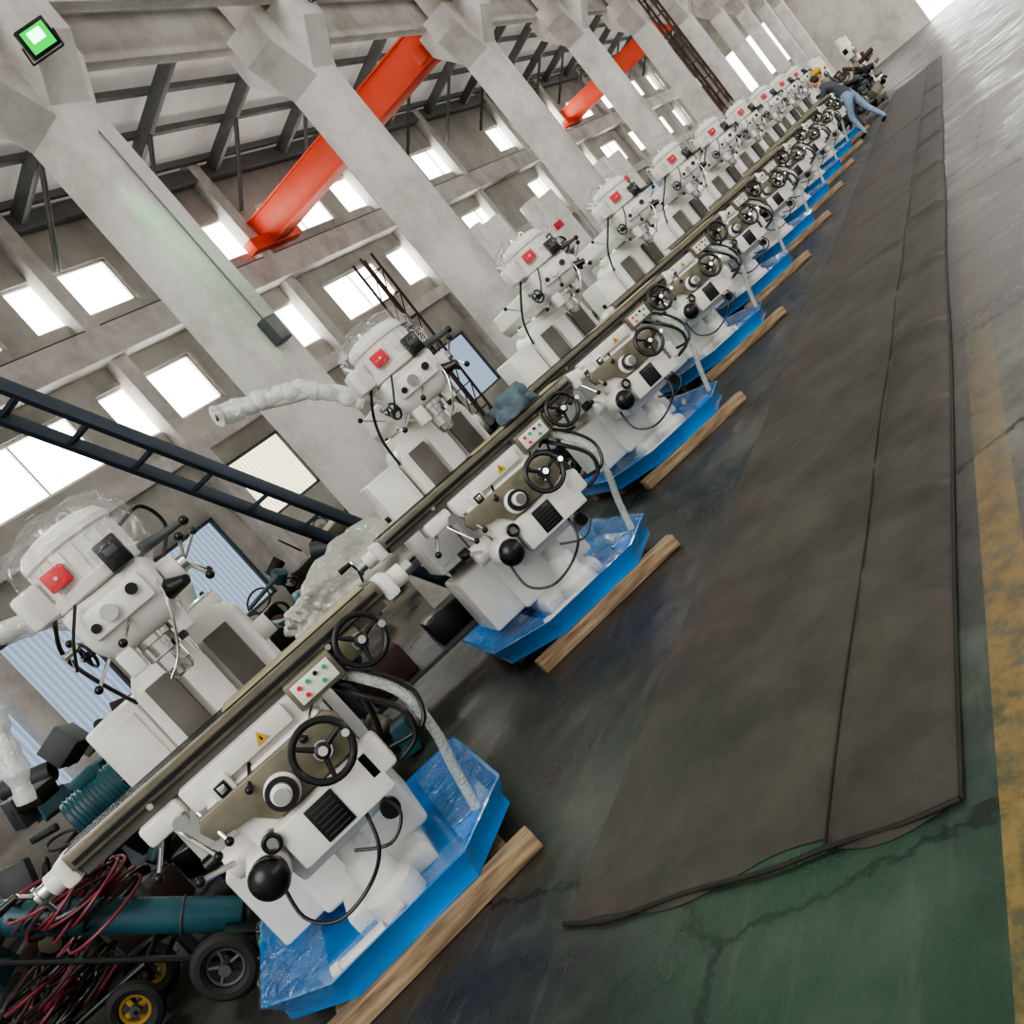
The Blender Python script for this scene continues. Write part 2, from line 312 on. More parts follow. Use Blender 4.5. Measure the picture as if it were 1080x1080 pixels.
    b.cyl((-.92,ty,1.125),(-.935,ty,1.125),.04,CHROME); b.cyl((-.93,ty,1.125),(-.95,ty-.10,1.19),.011,CHROME,seg=10); b.cyl((-.95,ty-.10,1.19),(-1.03,ty-.10,1.19),.014,BLACK,r2=.018,seg=12)
    b.cyl((-.93,ty,1.125),(-.95,ty+.08,1.04),.011,CHROME,seg=10)
    b.cyl((-.4,ty-.14,1.12),(-.4,ty-.19,1.12),.012,CHROME); b.cyl((.45,ty-.14,1.12),(.45,ty-.19,1.12),.012,CHROME)
    D['table']=b.data('mill_table')
    b=B() # saddle
    b.box((0,-.30,1.03),(.62,.40,.11),WHITE,.012)
    b.box((0,-.52,1.045),(.36,.035,.085),WHITE,.008)
    b.prismY([(.02,1.02),(.075,1.02),(.0475,1.067)],-.5425,-.539,YEL)
    b.prismY([(.042,1.03),(.053,1.03),(.0475,1.052)],-.544,-.542,BLACK)
    b.box((-.17,-.535,.995),(.085,.05,.085),WHITE,.01); b.box((-.17,-.565,.995),(.05,.012,.05),BLACK,.003); b.box((-.17,-.572,.995),(.03,.006,.03),CHROME,.002)
    b.box((-.42,-.36,1.03),(.18,.22,.09),WHITE,.02); b.cyl((-.36,-.47,1.0),(-.36,-.54,1.0),.03,CHROME)
    b.lever((-.40,-.47,.98),(-.34,-.56,.82),CHROME,.01,.018); b.lever((-.30,-.50,.98),(-.27,-.6,.84),CHROME,.01,.018); b.lever((-.47,-.42,.99),(-.55,-.5,.90),CHROME,.01,.02)
    b.lever((.28,-.48,1.0),(.16,-.58,.93)); b.lever((-.05,-.5,.99),(-.10,-.60,.93),BLACK)
    b.box((.33,-.50,1.06),(.22,.09,.12),OLIVE,.008); b.box((.33,-.55,1.06),(.18,.012,.085),WHITE,.004)
    for x,z,m in ((.27,1.08,RED),(.31,1.08,GREENB),(.35,1.085,BLACK),(.39,1.08,GREENB),(.28,1.04,RED),(.36,1.04,GREENB)): b.cyl((x,-.555,z),(x,-.57,z),.009,m,seg=14)
    b.box((.52,-.42,1.06),(.12,.14,.10),OLIVE,.01); b.wheel((.56,-.56,1.06),(.1,-1,.1),.10)
    D['saddle']=b.data('mill_saddle')
    b=B() # knee
    b.rects([(.50,-.20,.22,-.48,-.03),(.70,-.22,.24,-.53,-.03),(.98,-.27,.27,-.53,-.03)],WHITE,.02)
    pl=((-.33,.93),(-.30,.97),(.0,.965),(.28,.96),(.31,.92),(.31,.80),(.27,.77),(-.10,.77),(-.16,.84),(-.31,.87))
    b.loft([[(x,-.575,z) for x,z in pl],[(x,-.52,z) for x,z in pl]],OLIVE,.006)
    b.wheel((.19,-.70,.87),(0.05,-1,.15),.112)
    b.lathe((-.02,-.57,.84),(0,-1,.1),[(.07,0),(.07,.02),(.055,.03),(.055,.06),(.06,.06),(.06,.075),(.04,.08),(.04,.12),(.02,.125)],WHITE); b.cyl((-.02,-.64,.845),(-.02,-.655,.847),.063,BLACK); b.cyl((-.02,-.70,.85),(-.02,-.72,.851),.03,CHROME)
    b.box((.08,-.58,.665),(.44,.12,.19),WHITE,.012); b.box((.05,-.645,.665),(.13,.008,.15),BLACK,.003)
    for k in range(6): b.box((.05,-.65,.608+.022*k),(.10,.003,.003),GREY,0)
    b.box((.30,-.56,.70),(.13,.16,.14),WHITE,.02)
    b.cyl((-.24,-.42,.66),(-.24,-.62,.66),.085,WHITE,seg=28,bev=.02); b.sph((-.25,-.66,.65),.078,BLACK,(1,.75,1)); b.cyl((-.24,-.60,.66),(-.24,-.64,.66),.07,CHROME)
    b.cyl((-.16,-.58,.74),(-.16,-.66,.74),.035,CHROME,r2=.025); b.torus((-.16,-.66,.74),(0,-1,0),.03,.01,BLACK)
    b.cyl((-.38,-.35,.72),(-.24,-.35,.72),.07,WHITE,seg=24,bev=.015)
    b.lever((-.34,-.45,.74),(-.44,-.58,.80),CHROME,.012,.02); b.cyl((-.44,-.35,.78),(-.38,-.35,.78),.035,BLACK)
    b.lathe((.0,-.38,.135),(0,0,1),[(.12,0),(.12,.10),(.085,.13),(.08,.26),(.065,.28),(.065,.42)],WHITE)
    b.cyl((.22,-.52,.50),(.22,-.56,.50),.04,BLACK)
    D['knee']=b.data('mill_knee')
    b=B() # hoses and cables
    b.tube([(.40,-.40,1.02),(.46,-.50,.95),(.54,-.54,.80),(.54,-.52,.60),(.50,-.46,.42),(.46,-.42,.22)],.022,HOSE,12)
    b.tube([(.36,-.45,1.0),(.42,-.56,.90),(.50,-.60,.76),(.47,-.60,.65),(.36,-.58,.62)],.013,BLACK)
    b.tube([(.44,-.48,1.02),(.52,-.54,.92),(.58,-.56,.78),(.52,-.58,.66),(.36,-.56,.68)],.010,BLACK)
    b.tube([(.15,-.60,.58),(.10,-.66,.45),(-.02,-.62,.36),(-.18,-.60,.34),(-.28,-.52,.42),(-.26,-.44,.58)],.008,BLACK)
    b.tube([(.22,-.58,.58),(.24,-.62,.48),(.14,-.62,.42),(.02,-.56,.48)],.007,BLACK)
    b.tube([(.3,-.2,1.0),(.42,-.1,.9),(.4,.05,.7),(.32,.1,.5)],.014,BLACK)
    D['cables']=b.data('mill_cables')
    b=B() # tray
    top=[(-.66,.66),(.62,.66),(.62,-.32),(.32,-.68),(-.34,-.68),(-.66,-.32)]
    k=.93; bot=[(x*k,y*k) for x,y in top]
    t=bmesh.new()
    ring=lambda pts,z:[t.verts.new((x,y,z)) for x,y in pts]
    a0=ring(bot,.09);a1=ring(bot,.14);a2=ring(top,.215);a3=ring([(x*.975,y*.975) for x,y in top],.215);a4=ring([(x*.95,y*.95) for x,y in bot],.13)
    for u,v in ((a0,a1),(a1,a2),(a2,a3),(a3,a4)):
        for i in range(6): t.faces.new((u[i],u[(i+1)%6],v[(i+1)%6],v[i]))
    t.faces.new(a0[::-1]); t.faces.new(a4); b.add(t,BLUE)
    b.box((.40,-.30,.16),(.14,.10,.06),BLUE,.01); b.cyl((-.30,-.52,.17),(-.08,-.56,.18),.03,WHITE); b.cyl((-.34,-.51,.17),(-.30,-.52,.17),.036,WHITE); b.cyl((-.08,-.56,.18),(-.0,-.50,.18),.022,WHITE)
    D['drip_tray']=b.data('mill_tray')
    b=B() # films
    t=bmesh.new(); bmesh.ops.create_icosphere(t,subdivisions=4,radius=1)
    for v in t.verts:
        d=v.co.copy(); n_=noise.noise(d*2.3)*.10+noise.noise(d*6)*.05
        sq=max(abs(d.x),abs(d.y),abs(d.z)); f=(1/ (sq**.35))*(1+n_)
        v.co=Vector((d.x*.25*f,d.y*.24*f,d.z*.22*f))
    b.add(t,FILM,Matrix.Translation((0,-.40,1.97)))
    t=bmesh.new(); bmesh.ops.create_grid(t,x_segments=44,y_segments=44,size=.5)
    def inside(x,y,poly):
        for i in range(len(poly)):
            x0,y0=poly[i];x1,y1=poly[(i+1)%len(poly)]
            if (x1-x0)*(y-y0)-(y1-y0)*(x-x0)>0: return False
        return True
    for v in t.verts: v.co.x*=1.34; v.co.y=v.co.y*1.46
    dl=[f for f in t.faces if not inside(f.calc_center_median().x,f.calc_center_median().y,top) or (abs(f.calc_center_median().x)<.33 and f.calc_center_median().y>-.50)]
    bmesh.ops.delete(t,geom=dl,context='FACES')
    for v in t.verts: v.co.z=.215+.03*noise.noise(v.co*5)+.015*noise.noise(v.co*14)+.10*max(0,v.co.x-.5)*8*max(0,.4+noise.noise(v.co*2))
    b.add(t,FILMT)
    D['plastic_wrap']=b.data('mill_film',80)
    return D
MILL=build_mill()
def arm_a():
    b=B(); b.cyl((-.13,-.2,1.75),(-.26,-.2,1.90),.02,WHITE); b.tube([(-.24,-.2,1.88),(-.34,-.22,2.02),(-.60,-.25,2.14),(-.88,-.28,2.28)],.03,WHITE,14)
    b.tube([(-.24+(-.71)*k/24,-.22-.08*k/24+.006*math.sin(k*2.3),1.84+.30*min(1,k/8)+.16*max(0,(k-8)/16)+.006*math.sin(k*1.7)) for k in range(25)],lambda u:.046+.006*math.sin(u*31)+.004*math.sin(u*77)+.02*u*u,FILMW,16,4); b.cyl((-.88,-.28,2.26),(-.96,-.29,2.30),.03,GREY,r2=.02)
    return b.data('mill_arm_raised')
def arm_b():
    b=B(); b.cyl((-.13,-.2,1.75),(-.26,-.24,1.86),.02,WHITE); b.tube([(-.24,-.24,1.86),(-.36,-.28,1.96),(-.52,-.34,1.90),(-.60,-.36,1.74),(-.66,-.38,1.56)],lambda u:.022,WHITE,14)
    b.tube([(-.30,-.26,1.92),(-.48,-.34,1.95),(-.58,-.36,1.78),(-.64,-.38,1.62),(-.72,-.38,1.42)],lambda u:.042+.008*math.sin(u*25)+.005*math.sin(u*61),FILMW,14,10)
    return b.data('mill_arm_hanging')
ARMA=arm_a(); ARMB=arm_b()
def pallet_mesh():
    b=B()
    b.box((.0,-.63,.045),(1.10,.09,.085),WOOD,.005); b.box((.0,.55,.045),(1.15,.10,.085),WOOD,.005); b.box((0,-.05,.045),(1.1,.10,.085),WOOD,.005)
    b.box((-.40,-.04,.02),(.10,1.15,.03),WOOD,.004); b.box((.40,-.04,.02),(.10,1.15,.03),WOOD,.004)
    return b.data('pallet')
PAL=pallet_mesh()
NM=10; X0,Y0,DX=2.695,3.524,2.47
RZ=math.radians(-43.2)
for i in range(NM):
    jit=random.uniform(-1,1) if i>1 else 0
    loc=(X0+DX*i+.04*jit,Y0+.03*jit,0); rz=RZ+math.radians(1.5)*jit
    p=empty('wooden_pallet' ,loc,(0,0,rz)); obj('pallet_boards',PAL,p)
    e=empty('milling_machine',loc,(0,0,rz))
    for k,me in MILL.items(): obj(k,me,e)
    if i==0: obj('work_arm',ARMB,e)
    elif i in(1,): obj('work_arm',ARMA,e)

# ------------------------------------------------------------------ room shell
YW=13.0; YC=6.3; XE=64.0; XS=-6.0; YR=-13.0
b=B(); t=bmesh.new(); bmesh.ops.create_grid(t,x_segments=2,y_segments=2,size=.5)
b.add(t,FLOOR,Matrix.Translation(((XE+XS)/2,0,0))@Matrix.Diagonal((XE-XS,(YW-YR),1,1))); obj('floor',b.data('floor'))
WX=[2.0,6.0,10.1,13.25,17.25,20.6,23.7,28.5,34.2,38.6,43,47.5,52,56.5,61]
def wall_with_holes(x0,x1,z0,z1,holes,place,matl):
    xs=sorted(set([x0,x1]+[h[0] for h in holes]+[h[1] for h in holes])); zs=sorted(set([z0,z1]+[h[2] for h in holes]+[h[3] for h in holes]))
    b=B(); t=bmesh.new()
    def ishole(x,z): return any(h[0]<x<h[1] and h[2]<z<h[3] for h in holes)
    cache={}
    def V(x,z):
        if (x,z) not in cache: cache[(x,z)]=t.verts.new(place(x,z))
        return cache[(x,z)]
    for i in range(len(xs)-1):
        for j in range(len(zs)-1):
            if not ishole((xs[i]+xs[i+1])/2,(zs[j]+zs[j+1])/2):
                t.faces.new((V(xs[i],zs[j]),V(xs[i+1],zs[j]),V(xs[i+1],zs[j+1]),V(xs[i],zs[j+1])))
    b.add(t,matl); return b.data('wall')
holes=[]
for x in WX:
    w=1.25
    holes.append((x-w,x+w,6.6,7.55)); holes.append((x-w,x+w,4.25,5.3))
LOWP=[(3.4,1.2,.8,2.9,0),(7.7,1.2,.8,2.9,0),(11.2,1.0,.9,2.6,0),(13.9,1.1,1.9,3.2,1),(22,1.1,1.0,2.6,0),(27,1.3,1.0,2.95,1),(33,1.3,1.0,2.95,0),(39,1.3,1.0,2.95,0),(45,1.3,1,2.95,0)]
for x,w,z0,z1,y in LOWP: holes.append((x-w,x+w,z0,z1))
def solid(o,th): 
    m=o.modifiers.new('s','SOLIDIFY'); m.thickness=th; m.offset=0
o=obj('wall_left',wall_with_holes(XS,XE,0,8.85,holes,lambda x,z:(x,YW,z),WALLM)); solid(o,.24)
wi=0
for h in holes:
    wi+=1; b=B(); cx=(h[0]+h[1])/2; cz=(h[2]+h[3])/2; w=h[1]-h[0]; hh=h[3]-h[2]
    low=h[2]<3
    pm=PANE if not low else (PANEY if int(cx)==13 or int(cx)==27 else PANEB)
    b.box((cx,YW+.03,cz),(w-.02,.02,hh-.02),pm,0)
    for sx in (-1,1): b.box((cx+sx*(w/2-.03),YW,cz),(.05,.08,hh-.01),WHITE if not low else GREY,.004)
    for sz in (-1,1): b.box((cx,YW,cz+sz*(hh/2-.03)),(w-.01,.08,.05),WHITE if not low else GREY,.004)
    if not low: b.box((cx,YW,cz),(.04,.06,hh-.06),WHITE,.003)
    obj('window_%d'%wi,b.data('w'))
b=B()
for k in range(-1,12): b.box((2.0+5.4*k,YW-.22,4.4),(.35,.28,8.8),CONC,.01)
obj('trim_1',b.data('piers'))
b=B(); b.box(((XS+XE)/2,YW-.3,5.95),(XE-XS,.5,.55),CONC,.02); b.box(((XS+XE)/2,YW-.3,6.27),(XE-XS,.10,.10),GREY,.0); b.box(((XS+XE)/2,YW-.2,8.5),(XE-XS,.3,.3),PURL,.01); b.box(((XS+XE)/2,YW-.2,3.7),(XE-XS,.25,.3),CONC,.01)
obj('trim_2',b.data('wallbeam'))
def col_mesh():
    b=B(); b.box((0,0,3.2),(.54,.54,6.4),CONC,.015); 
    for s in (-1,1):
        b.prismY([(0,5.55),(s*.27,5.75),(s*.66,6.35),(s*.66,6.75),(0,6.75)],-.26,.26,CONC,.01)
        b.loft([[(x,s*y,z) for y,z in ((.2,5.75),(.27,5.85),(.64,6.35),(.64,6.75),(.2,6.75))] for x in (-.26,.26)],CONC,.01)
    b.box((0,0,8.9),(.5,.5,4.9),CONC,.01)
    return b.data('column')
CM=col_mesh(); CX=[1.2,7.85,12.45,18.3,24.2,30,35.7,41.4,47,52.8,58.5]
for x in CX: obj('concrete_column',CM,None,(x,YC,0))
b=B()
for yy in (YC-.44,YC+.44):
    b.box(((XS+XE)/2,yy,7.06),(XE-XS,.16,.62),CONC,.01); b.box(((XS+XE)/2,yy,7.40),(XE-XS,.34,.10),CONC,.01); b.box(((XS+XE)/2,yy,7.48),(XE-XS,.07,.08),GREY,0)
obj('crane_runway_beam',b.data('runway'))
zr=lambda y: 8.8+(YW-y)*.27
b=B(); t=bmesh.new()
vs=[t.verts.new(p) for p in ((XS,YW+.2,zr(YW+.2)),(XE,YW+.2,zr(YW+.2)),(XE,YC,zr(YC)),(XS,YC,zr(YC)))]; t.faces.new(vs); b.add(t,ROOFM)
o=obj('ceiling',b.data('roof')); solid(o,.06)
b=B(); sl=math.atan(.27)
for k in range(8):
    y=YW-.4-k*.9; b.box(((XS+XE)/2,y,zr(y)-.12),(XE-XS,.08,.16),PURL,0,rot=(-sl,0,0))
for x in [XS+2.75*k for k in range(26)]:
    b.box((x,(YW+YC)/2,zr((YW+YC)/2)-.34),(.14,(YW-YC)/math.cos(sl),.26),PURL,.004,rot=(-sl,0,0))
    b.cyl((x,YW-.2,zr(YW)-1.3),(x,YW-1.6,zr(YW-1.6)-.45),.05,PURL,seg=8)
obj('roof_trusses',b.data('truss'))
eh=[(-8,1.5,0.02,5.6),(3,6,6.0,7.6),(8,11.5,3.5,6)]
o=obj('wall_end',wall_with_holes(YR,YW,0,11.2,eh,lambda y,z:(XE,y,z),WALLM)); solid(o,.24)
b=B(); b.box((XE+.05,-3.25,2.8),(.04,9.4,5.5),PANE,0)
for y in (-5.5,-3,-.5): b.box((XE,y,2.8),(.1,.1,5.5),GREY,.01)
obj('door_1',b.data('door'))
b=B(); b.box((XE+.05,4.5,6.8),(.04,3,1.6),PANE,0); b.box((XE,4.5,6.8),(.1,.08,1.6),GREY,0); obj('window_end_1',b.data('we'))
b=B(); b.box((XE+.05,9.75,4.75),(.04,3.5,2.5),PANE,0); b.box((XE,9.75,4.75),(.1,.08,2.5),GREY,0); obj('window_end_2',b.data('we2'))
rh=[(x-1.6,x+1.6,3,5) for x in range(0,62,6)]
o=obj('wall_right',wall_with_holes(XS,XE,0,8,rh,lambda x,z:(x,YR,z),WALLM)); solid(o,.24)
b=B()
for h in rh: b.box(((h[0]+h[1])/2,YR-.05,4),(3.2,.03,2),PANE,0); b.box(((h[0]+h[1])/2,YR,4),(.07,.08,2),WHITE,0)
obj('window_right',b.data('wr'))

# ------------------------------------------------------------------ floor mat
b=B()
def strip(y0,y1,x0,x1,z,seed,folds):
    t=bmesh.new(); nx=int((x1-x0)*26); ny=max(6,int((y1-y0)*16)); G=[]
    for i in range(nx+1):
        row=[]
        for j in range(ny+1):
            x=x0+(x1-x0)*i/nx; v=j/ny
            ya=y0+.006*math.sin(x*1.3+seed); yb_=y1+.02*noise.noise(Vector((x*.7,seed+5,0)))
            y=ya+(yb_-ya)*v
            xx=x+(.05*noise.noise(Vector((y*3,seed,2)))-.05*math.sin(v*3.1) if i<3 else 0)
            zz=z+.004*max(0,noise.noise(Vector((x*2,y*2,seed))))+.002*noise.noise(Vector((x*5,y*5,seed)))
            for fx,fh,sk in folds:
                dd=(x+sk*(y-y0)+.04*noise.noise(Vector((y*4,fx,0)))-fx)
                dd=dd/.10 if dd<0 else dd/.02
                zz+=fh*math.exp(-dd*dd)
            if j==0 or j==ny or i==0: zz=.002
            row.append(t.verts.new((xx,y,zz)))
        G.append(row)
    for i in range(nx):
        for j in range(ny): t.faces.new((G[i][j],G[i+1][j],G[i+1][j+1],G[i][j+1]))
    return t
F1=[(3.55,.010,-.25),(4.6,.014,.2),(6.1,.014,-.2),(7.7,.014,.1),(9.6,.016,-.2),(12,.02,.1),(15,.02,0),(19,.02,.1)]
b.add(strip(1.28,2.33,2.12,30,.008,1.0,F1),MATM)
F2=[(3.05,.022,-.25),(3.9,.026,-.5),(4.9,.03,-.3),(6.2,.03,-.5),(7.9,.035,-.2),(10,.035,-.3),(12.4,.035,0),(15,.035,0),(18,.035,0),(22,.035,0)]
b.add(strip(.93,1.32,2.08,30,.016,4.0,F2),MATM)
b.tube([(2.14,2.33,.008),(2.08,2.1,.010),(2.08,1.8,.010),(2.05,1.5,.012),(2.06,1.3,.012),(2.05,1.1,.012),(2.07,.935,.010)],.008,MATE)
b.tube([(2.07+.5*k,1.322+.006*math.sin(k*1.3),.010) for k in range(56)],.004,MATE,6,3)
b.tube([(2.07+.5*k,.93+.006*math.sin((2.07+.5*k)*1.3+4),.006) for k in range(56)],.007,MATE,6,3)
obj('floor_mat',b.data('mat',60))

# ------------------------------------------------------------------ stairs
def stair():
    b=B(); A=Vector((7.06,0,0)); Bq=Vector((2.53,0,5.89))
    for y in (5.32,5.62):
        a=A+Vector((0,y,0.05)); c=Bq+Vector((0,y,0)); d=(c-a); mid=(a+c)/2
        ang=math.atan2(d.z,-d.x)
        b.box(mid,(d.length,.05,.10),STAIRM,.004,rot=(0,ang,0))
    n=16
    for k in range(1,n):
        q=A.lerp(Bq,k/n); b.box((q.x,5.47,q.z+.03),(.08,.26,.03),STAIRM,.003)
    b.box((1.9,5.47,5.92),(1.4,.6,.08),STAIRM,.005)
    for y in (5.3,5.64): b.cyl((1.3,y,0),(1.3,y,5.9),.04,STAIRM,seg=12)
    return b.data('stair')
obj('steel_staircase',stair())

# ------------------------------------------------------------------ cranes
def crane(x,w=.46):
    e=empty('overhead_crane',(x,0,0))
    b=B(); y0,y1=YC+.75,YW-.35
    b.box((0,(y0+y1)/2,6.78),(w,y1-y0,.62),ORANGE,.01); b.box((0,(y0+y1)/2,7.11),(w+.1,y1-y0,.04),ORANGE,.004); b.box((0,(y0+y1)/2,6.45),(w+.08,y1-y0,.04),ORANGE,.004)
    b.box((0,y1-.1,6.55),(1.8,.26,.28),ORANGE,.01); b.box((0,y0+.13,6.6),(.9,.22,.28),ORANGE,.01)
    obj('girder',b.data('girder'),e)
crane(18.6); crane(40.0,.34)

# ------------------------------------------------------------------ lamps on columns
def lampbox(name,loc,lens,rot,s=1,core=None):
    e=empty(name,loc,rot); e.scale=(s,s,s); b=B(); b.box((0,0,0),(.36,.14,.32),BLACK,.015); b.box((0,-.075,0),(.28,.012,.24),lens,.002)
    if core: b.box((0,-.083,.03),(.16,.008,.12),core,.003)
    for k in range(6): b.box((-.14+.056*k,.09,0),(.012,.06,.22),BLACK,.001)
    b.cyl((-.2,0,0),(-.2,.12,-.18),.012,GREY,seg=8); b.cyl((.2,0,0),(.2,.12,-.18),.012,GREY,seg=8); b.cyl((-.2,.12,-.18),(.2,.12,-.18),.012,GREY,seg=8)
    obj('housing',b.data(name),e)
lampbox('green_signal_lamp',(7.45,YC-.76,6.16),GLAMP,(math.radians(25),0,math.radians(-45)),.80,GLAMPC)
gl=bpy.data.lights.new('green_lamp_light','SPOT'); gl.energy=130; gl.color=(.06,1,.32); gl.spot_size=2.6; gl.shadow_soft_size=.15
go=bpy.data.objects.new('green_lamp_light',gl); COL.objects.link(go); go.location=(7.34,YC-.88,6.10); go.rotation_euler=(Vector((-.6,-.55,-.8))).to_track_quat('-Z','Y').to_euler()
LENS=mat('lamp_glass',(.3,.3,.28),.15)
lampbox('flood_lamp',(12.6,YC-.90,6.62),LENS,(math.radians(30),0,math.radians(-45)))
b=B(); b.box((0,0,0),(.2,.10,.28),GREY,.01); b.box((0,-.055,0),(.16,.01,.24),PURL,.004); b.cyl((0,.02,.14),(0,.03,2.4),.010,PURL,seg=8); obj('junction_box',b.data('jb'),None,(7.85,YC-.325,3.1))

# ------------------------------------------------------------------ lattice masts
def lattice(name,x,y,h,m,lean=0,w=.25,th=.035):
    b=B()
    for sx in (-1,1):
        for sy in (-1,1): b.cyl((sx*w,sy*w*.5,0),(sx*w+lean,sy*w*.5,h),th,m,seg=6)
    n=int(h/.5)
    for k in range(n):
        z=k*.5;l=lean*z/h;l2=lean*(z+.5)/h
        for sy in (-1,1):
            b.cyl((-w+l,sy*w*.5,z),(w+l2,sy*w*.5,z+.5),th*.5,m,seg=5); b.cyl((-w+l2,sy*w*.5,z+.5),(w+l2,sy*w*.5,z+.5),th*.5,m,seg=5)
        b.cyl((w+l2,-w*.5,z+.5),(w+l2,w*.5,z+.5),th*.5,m,seg=5)
    obj(name,b.data(name),None,(x,y,0))
lattice('lattice_mast',28.3,5.4,10,RUST); lattice('lattice_mast',15.0,9.2,4.3,RUST,.3,.2,.025)

# ------------------------------------------------------------------ gas cylinder cart
def cart():
    e=empty('gas_cylinder_cart',(2.75,4.85,.0),(0,0,math.radians(-50)))
    def P(s,off=0,up=0):
        d=Vector((-.72,0,.694)); n=Vector((.694,0,.72)); return Vector((.02,off,.12))+d*s+n*up
    b=B()
    b.cyl(P(0,0,.13),P(1.15,0,.13),.09,TEAL,seg=28,bev=.02); b.sph(P(1.15,0,.13),.088,TEAL); b.cyl(P(1.2,0,.13),P(1.33,0,.13),.03,GREY); b.cyl(P(1.3,0,.13),P(1.36,0,.13),.045,CHROME,r2=.04)
    for k in (.3,.85): b.torus(P(k,0,.13),(-.72,0,.694),.092,.007,GREY,24,6)
    obj('gas_cylinder',b.data('gc'),e)
    b=B()
    for s in (-.2,.2): b.cyl(P(-.05,s),P(1.55,s),.018,BLACK,seg=10)
    for k in (0,.35,.8,1.2): b.cyl(P(k,-.2),P(k,.2),.015,BLACK,seg=8)
    b.tube([P(1.55,-.2),P(1.68,-.12,-.03),P(1.70,0,-.05),P(1.68,.12,-.03),P(1.55,.2)],.018,BLACK)
    b.box(P(-.05,0,.12),(.26,.42,.02),BLACK,.003,rot=(0,math.radians(42),0)); b.cyl((0,-.34,.17),(0,.34,.17),.018,BLACK)
    for y,m in ((-.34,BLACK),(.34,BLACK)):
        b.torus((0,y,.17),(0,1,0),.13,.04,RUBBER,28,10); b.torus((0,y,.17),(0,1,0),.09,.012,GREY,28,8); b.cyl((0,y-.05,.17),(0,y+.05,.17),.03,GREY)
        for q in range(5): b.cyl((.03*math.cos(q*1.257),y,.17+.03*math.sin(q*1.257)),(.1*math.cos(q*1.257),y,.17+.1*math.sin(q*1.257)),.01,GREY,seg=8)
    obj('cart_frame',b.data('cf'),e)
    b=B(); 
    for k in range(24):
        c=P(.75+.02*random.uniform(-6,6),-.05,.20); n=(random.uniform(-.3,.3),random.uniform(-.3,.3)+.2,1); b.torus(c+Vector((random.uniform(-.05,.05),random.uniform(-.05,.05),k*.008)),n,.21+random.uniform(-.05,.03),.009,(REDH,BLACK,REDH,RUST)[k%4],36,6)
    obj('hose_coil',b.data('hc'),e)
    return e
cart()
e=empty('hand_cart',(2.45,5.95,0),(0,0,math.radians(-50)))
b=B()
for x in (-.32,.32):
    for y in (-.22,.22): b.torus((x,y,.16),(0,1,0),.12,.04,RUBBER,24,8); b.torus((x,y,.16),(0,1,0),.08,.016,YELD,24,8); b.cyl((x,y-.03,.16),(x,y+.03,.16),.03,GREY,seg=20); b.box((x,y,.16),(.16,.01,.03),YELD,.002); b.box((x,y,.16),(.03,.01,.16),YELD,.002)
for y in (-.22,.22): b.cyl((-.5,y*.8,.3),(.5,y*.8,.3),.02,BLACK)
for x in (-.5,-.17,.17,.5): b.cyl((x,-.18,.3),(x,.18,.3),.018,BLACK)
b.cyl((-.32,-.25,.15),(-.32,.25,.15),.015,BLACK); b.cyl((.32,-.25,.15),(.32,.25,.15),.015,BLACK)
for x in (-.32,.32):
    for y in (-.18,.18): b.cyl((x,y,.15),(x,y,.3),.015,BLACK)
b.tube([(-.5,-.16,.3),(-.62,-.14,.6),(-.68,0,.95),(-.62,.14,.6),(-.5,.16,.3)],.016,BLACK)
obj('chassis',b.data('hcart'),e)
b=B()
for k in range(22):
    R=.19+random.uniform(-.06,.04); b.torus((random.uniform(-.2,.2),random.uniform(-.05,.05),.34+.012*k),(random.uniform(-.25,.25),random.uniform(-.25,.25),1),R,.011,random.choice([REDH,BLACK,BLACK,RUST]),36,6)
obj('hose_pile',b.data('hp'),e)

# ------------------------------------------------------------------ benches and clutter
def bench(loc,rot,w=1.4,h=.8):
    e=empty('workbench',loc,(0,0,rot)); b=B(); b.box((0,0,h),(w,.6,.06),GREY,.006)
    for x in (-w/2+.06,w/2-.06):
        for y in (-.25,.25): b.box((x,y,h/2-.02),(.06,.06,h-.04),GREY,.004)
    b.box((0,0,.22),(w-.1,.5,.03),GREY,.003); b.box((-.3,.0,.36),(.4,.35,.24),RUST,.02); b.box((.3,0,.34),(.35,.3,.2),BLACK,.02)
    obj('bench_frame',b.data('bench'),e); return e
def heap(name,loc,sc,m,seed,rz=0,sub=5):
    t=bmesh.new(); bmesh.ops.create_icosphere(t,subdivisions=sub,radius=1)
    for v in t.verts:
        d=v.co.copy(); f=1+.35*noise.noise(d*1.8+Vector((seed,0,0)))+.20*abs(noise.noise(d*4+Vector((0,seed,0))))+.10*abs(noise.noise(d*8))
        v.co=Vector((d.x*f*sc[0],d.y*f*sc[1],max(d.z*f,-.25)*sc[2]))
    b=B(); b.add(t,m); return obj(name,b.data(name,180),None,loc,(0,0,rz))
bench((5.2,4.85,0),-.75,1.3,.82)
BAG=film('bundled_film',.12,(.50,.47,.41),.72,12,.3)
heap('plastic_sheet_bundle',(5.15,4.85,.94),(.60,.28,.30),BAG,3,-.75)
PARTS=mat('oily_castings',(.025,.023,.02),.5,.3,var=.5)
